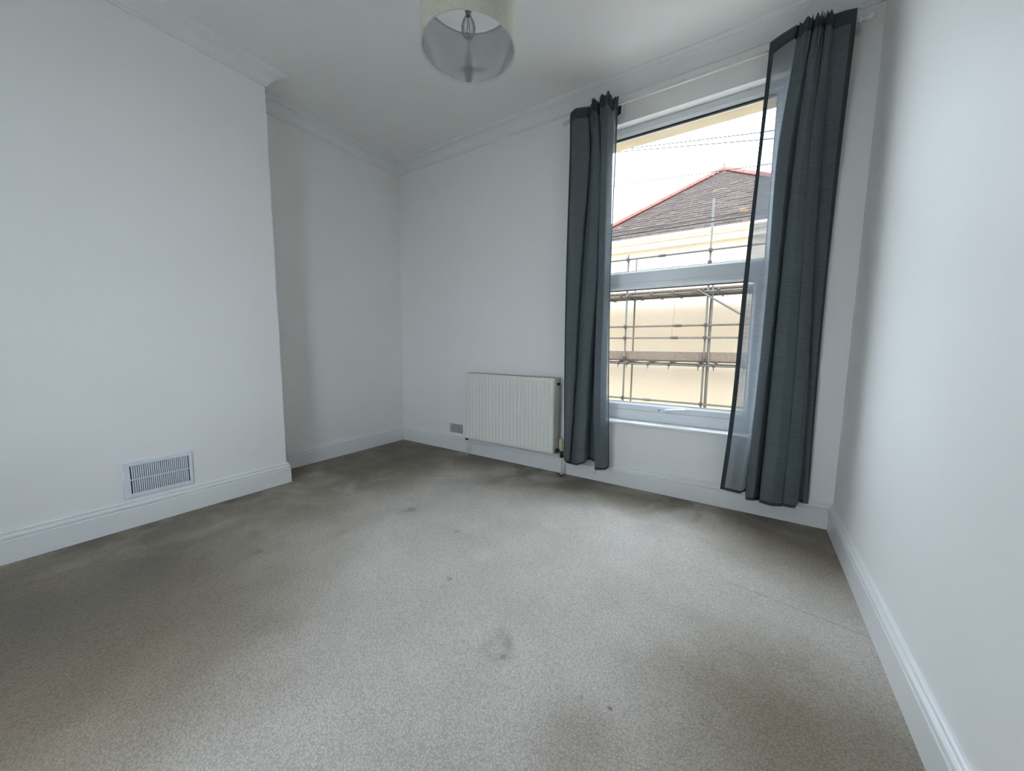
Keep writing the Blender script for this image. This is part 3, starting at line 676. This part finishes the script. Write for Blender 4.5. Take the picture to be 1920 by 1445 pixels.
MB().tube((AP.x, AP.y, AP.z), (AP.x, AP.y, AP.z + 0.28), 0.035, 8, 0.012).build('finial', M_RIDGE, roof)

# ------------------------------------------------------------------ scaffold
SYO, SYI = 8.0, 8.80; TR = 0.0242
scf = empty('scaffold', (1.0, 8.4, ROADZ)); tag(scf, 'tube scaffold with plank decks standing against the cream house', 'scaffold')
XS = [-4.0, -1.98, 0.032, 2.06, 4.08, 6.1]
def part_tube(name, a, b, m=M_TUBE, r=TR): return MB().tube(a, b, r, 10).build(name, m, scf)
def coupler(p, ax='x'):
    x, y, z = p; mb = MB().box(x - 0.045, x + 0.045, y - 0.05, y + 0.04, z - 0.04, z + 0.04, 0.012); mb.tube((x, y - 0.05, z - 0.055), (x, y - 0.05, z + 0.06), 0.012, 6)
    return mb.build('coupler', M_COUP, scf)
for x in XS:
    top = {0.032: 3.56, 2.06: 4.66}.get(x, 3.6)
    part_tube('standard', (x, SYO, ROADZ), (x, SYO, top)); part_tube('standard', (x + 0.01, SYI, ROADZ), (x + 0.01, SYI, 3.60 if x != 2.06 else 2.55))
part_tube('standard', (2.165, SYO + 0.02, ROADZ), (2.165, SYO + 0.02, 2.62))
DECKS = [0.60, 2.475]
for z in DECKS:
    for y in (SYO - 0.05, SYI - 0.05): part_tube('ledger', (-4.4, y, z - 0.055), (6.5, y, z - 0.055))
    for k, x in enumerate([-3.2, -2.2, -1.5, -0.75, -0.12, 0.12, 0.70, 1.24, 1.95, 2.30, 2.95, 3.6, 4.2]):
        part_tube('transom', (x, SYO - 0.16, z - 0.005 + 0.0), (x, WY - 0.12, z - 0.005))
        if -1 < x < 3.2:
            mb = MB().box(x - 0.03, x + 0.03, SYO - 0.085, SYO - 0.015, z - 0.095, z + 0.02, 0.01); mb.tube((x, SYO - 0.09, z - 0.02), (x, SYO - 0.09, z - 0.17), 0.011, 6)
            mb.build('coupler', M_COUP, scf)
    for j in range(5):
        y0 = SYO + 0.06 + j * 0.235 + (0.10 if j > 2 else 0.0)
        for (a, b) in ((-4.3, -0.42), (-0.4, 3.45), (3.47, 6.4)):
            MB().box(a, b, y0, y0 + 0.225, z + 0.022, z + 0.060).build('deck_board', M_BOARD, scf)
for (a, b) in ((-4.3, -0.02), (0.02, 2.02), (2.0, 5.9)):
    yy = SYO + 0.028 + (0.0 if a != 2.0 else 0.004); MB().box(a, b, yy, yy + 0.030, 0.665, 0.895).build('toe_board', M_BOARD, scf)
for z in (1.264, 1.579, 3.425, -0.449):
    y = SYO - 0.05
    part_tube('guard_rail', (-4.4, y, z), (6.5, y, z))
    mb = MB().tube(({1.264: 1.33, 1.579: 1.40, 3.425: 0.93, -0.449: 0.72}[z] - 0.09, y, z), ({1.264: 1.33, 1.579: 1.40, 3.425: 0.93, -0.449: 0.72}[z] + 0.09, y, z), 0.036, 10); mb.build('sleeve_coupler', M_COUP if z > 0 else M_TUBE, scf)
    for x in (0.032, 2.06): coupler((x, SYO - 0.03, z))
for x in (0.032, 2.06): coupler((x, SYO - 0.03, 2.62)); coupler((x, SYO - 0.03, 0.70))
coupler((2.06, SYO - 0.03, 3.13))
part_tube('brace', (1.83, SYO - 0.10, 2.47), (5.2, SYO - 0.10, 0.22))
MB().box(1.72, 1.86, SYO - 0.13, SYO - 0.03, 2.36, 2.46, 0.015).build('coupler', M_COUP, scf)
MB().path([(1.30, SYO - 0.06, 2.40), (1.31, SYO - 0.06, 1.9), (1.27, SYO - 0.06, 1.5), (1.28, SYO - 0.06, 1.33)], 0.004, 5).build('tie_wire', M_TUBE, scf)

# ------------------------------------------------------------------ overhead wires
def wire(pts, r, m, label):
    o = MB().path(pts, r, 6).build('overhead_wire', m, None, origin=pts[0]); return tag(o, label, 'wire', 'overhead wires crossing the street view')
wire([(-9, 5, 3.28), (0.55, 5, 3.245), (2.92, 5, 3.235), (9, 5, 3.28)], 0.013, M_WIRE, 'thick black cable crossing in front of the slate roof')
wire([(-9, 5.05, 3.33), (0.55, 5.05, 3.318), (2.92, 5.05, 3.312), (9, 5.05, 3.35)], 0.008, M_WIRE, 'thin black cable just above the thick cable crossing the roof')
wire([(-9.7, 7.6, 6.9), (0.24, 6, 5.41), (2.92, 5.6, 4.82), (9, 4.7, 3.7)], 0.009, M_WIREGREY, 'upper of two fine grey wires converging across the white sky')
wire([(-9.7, 7.9, 6.9), (0.24, 6.05, 5.39), (2.92, 5.6, 4.70), (9, 4.7, 3.2)], 0.009, M_WIREGREY, 'lower of two fine grey wires converging across the white sky')
wire([(-9, 7.4, 5.5), (-0.06, 7, 5.08), (2.74, 6.9, 4.79), (9, 6.7, 4.2)], 0.009, M_WIREGREY, 'faint wire sloping past the roof apex')
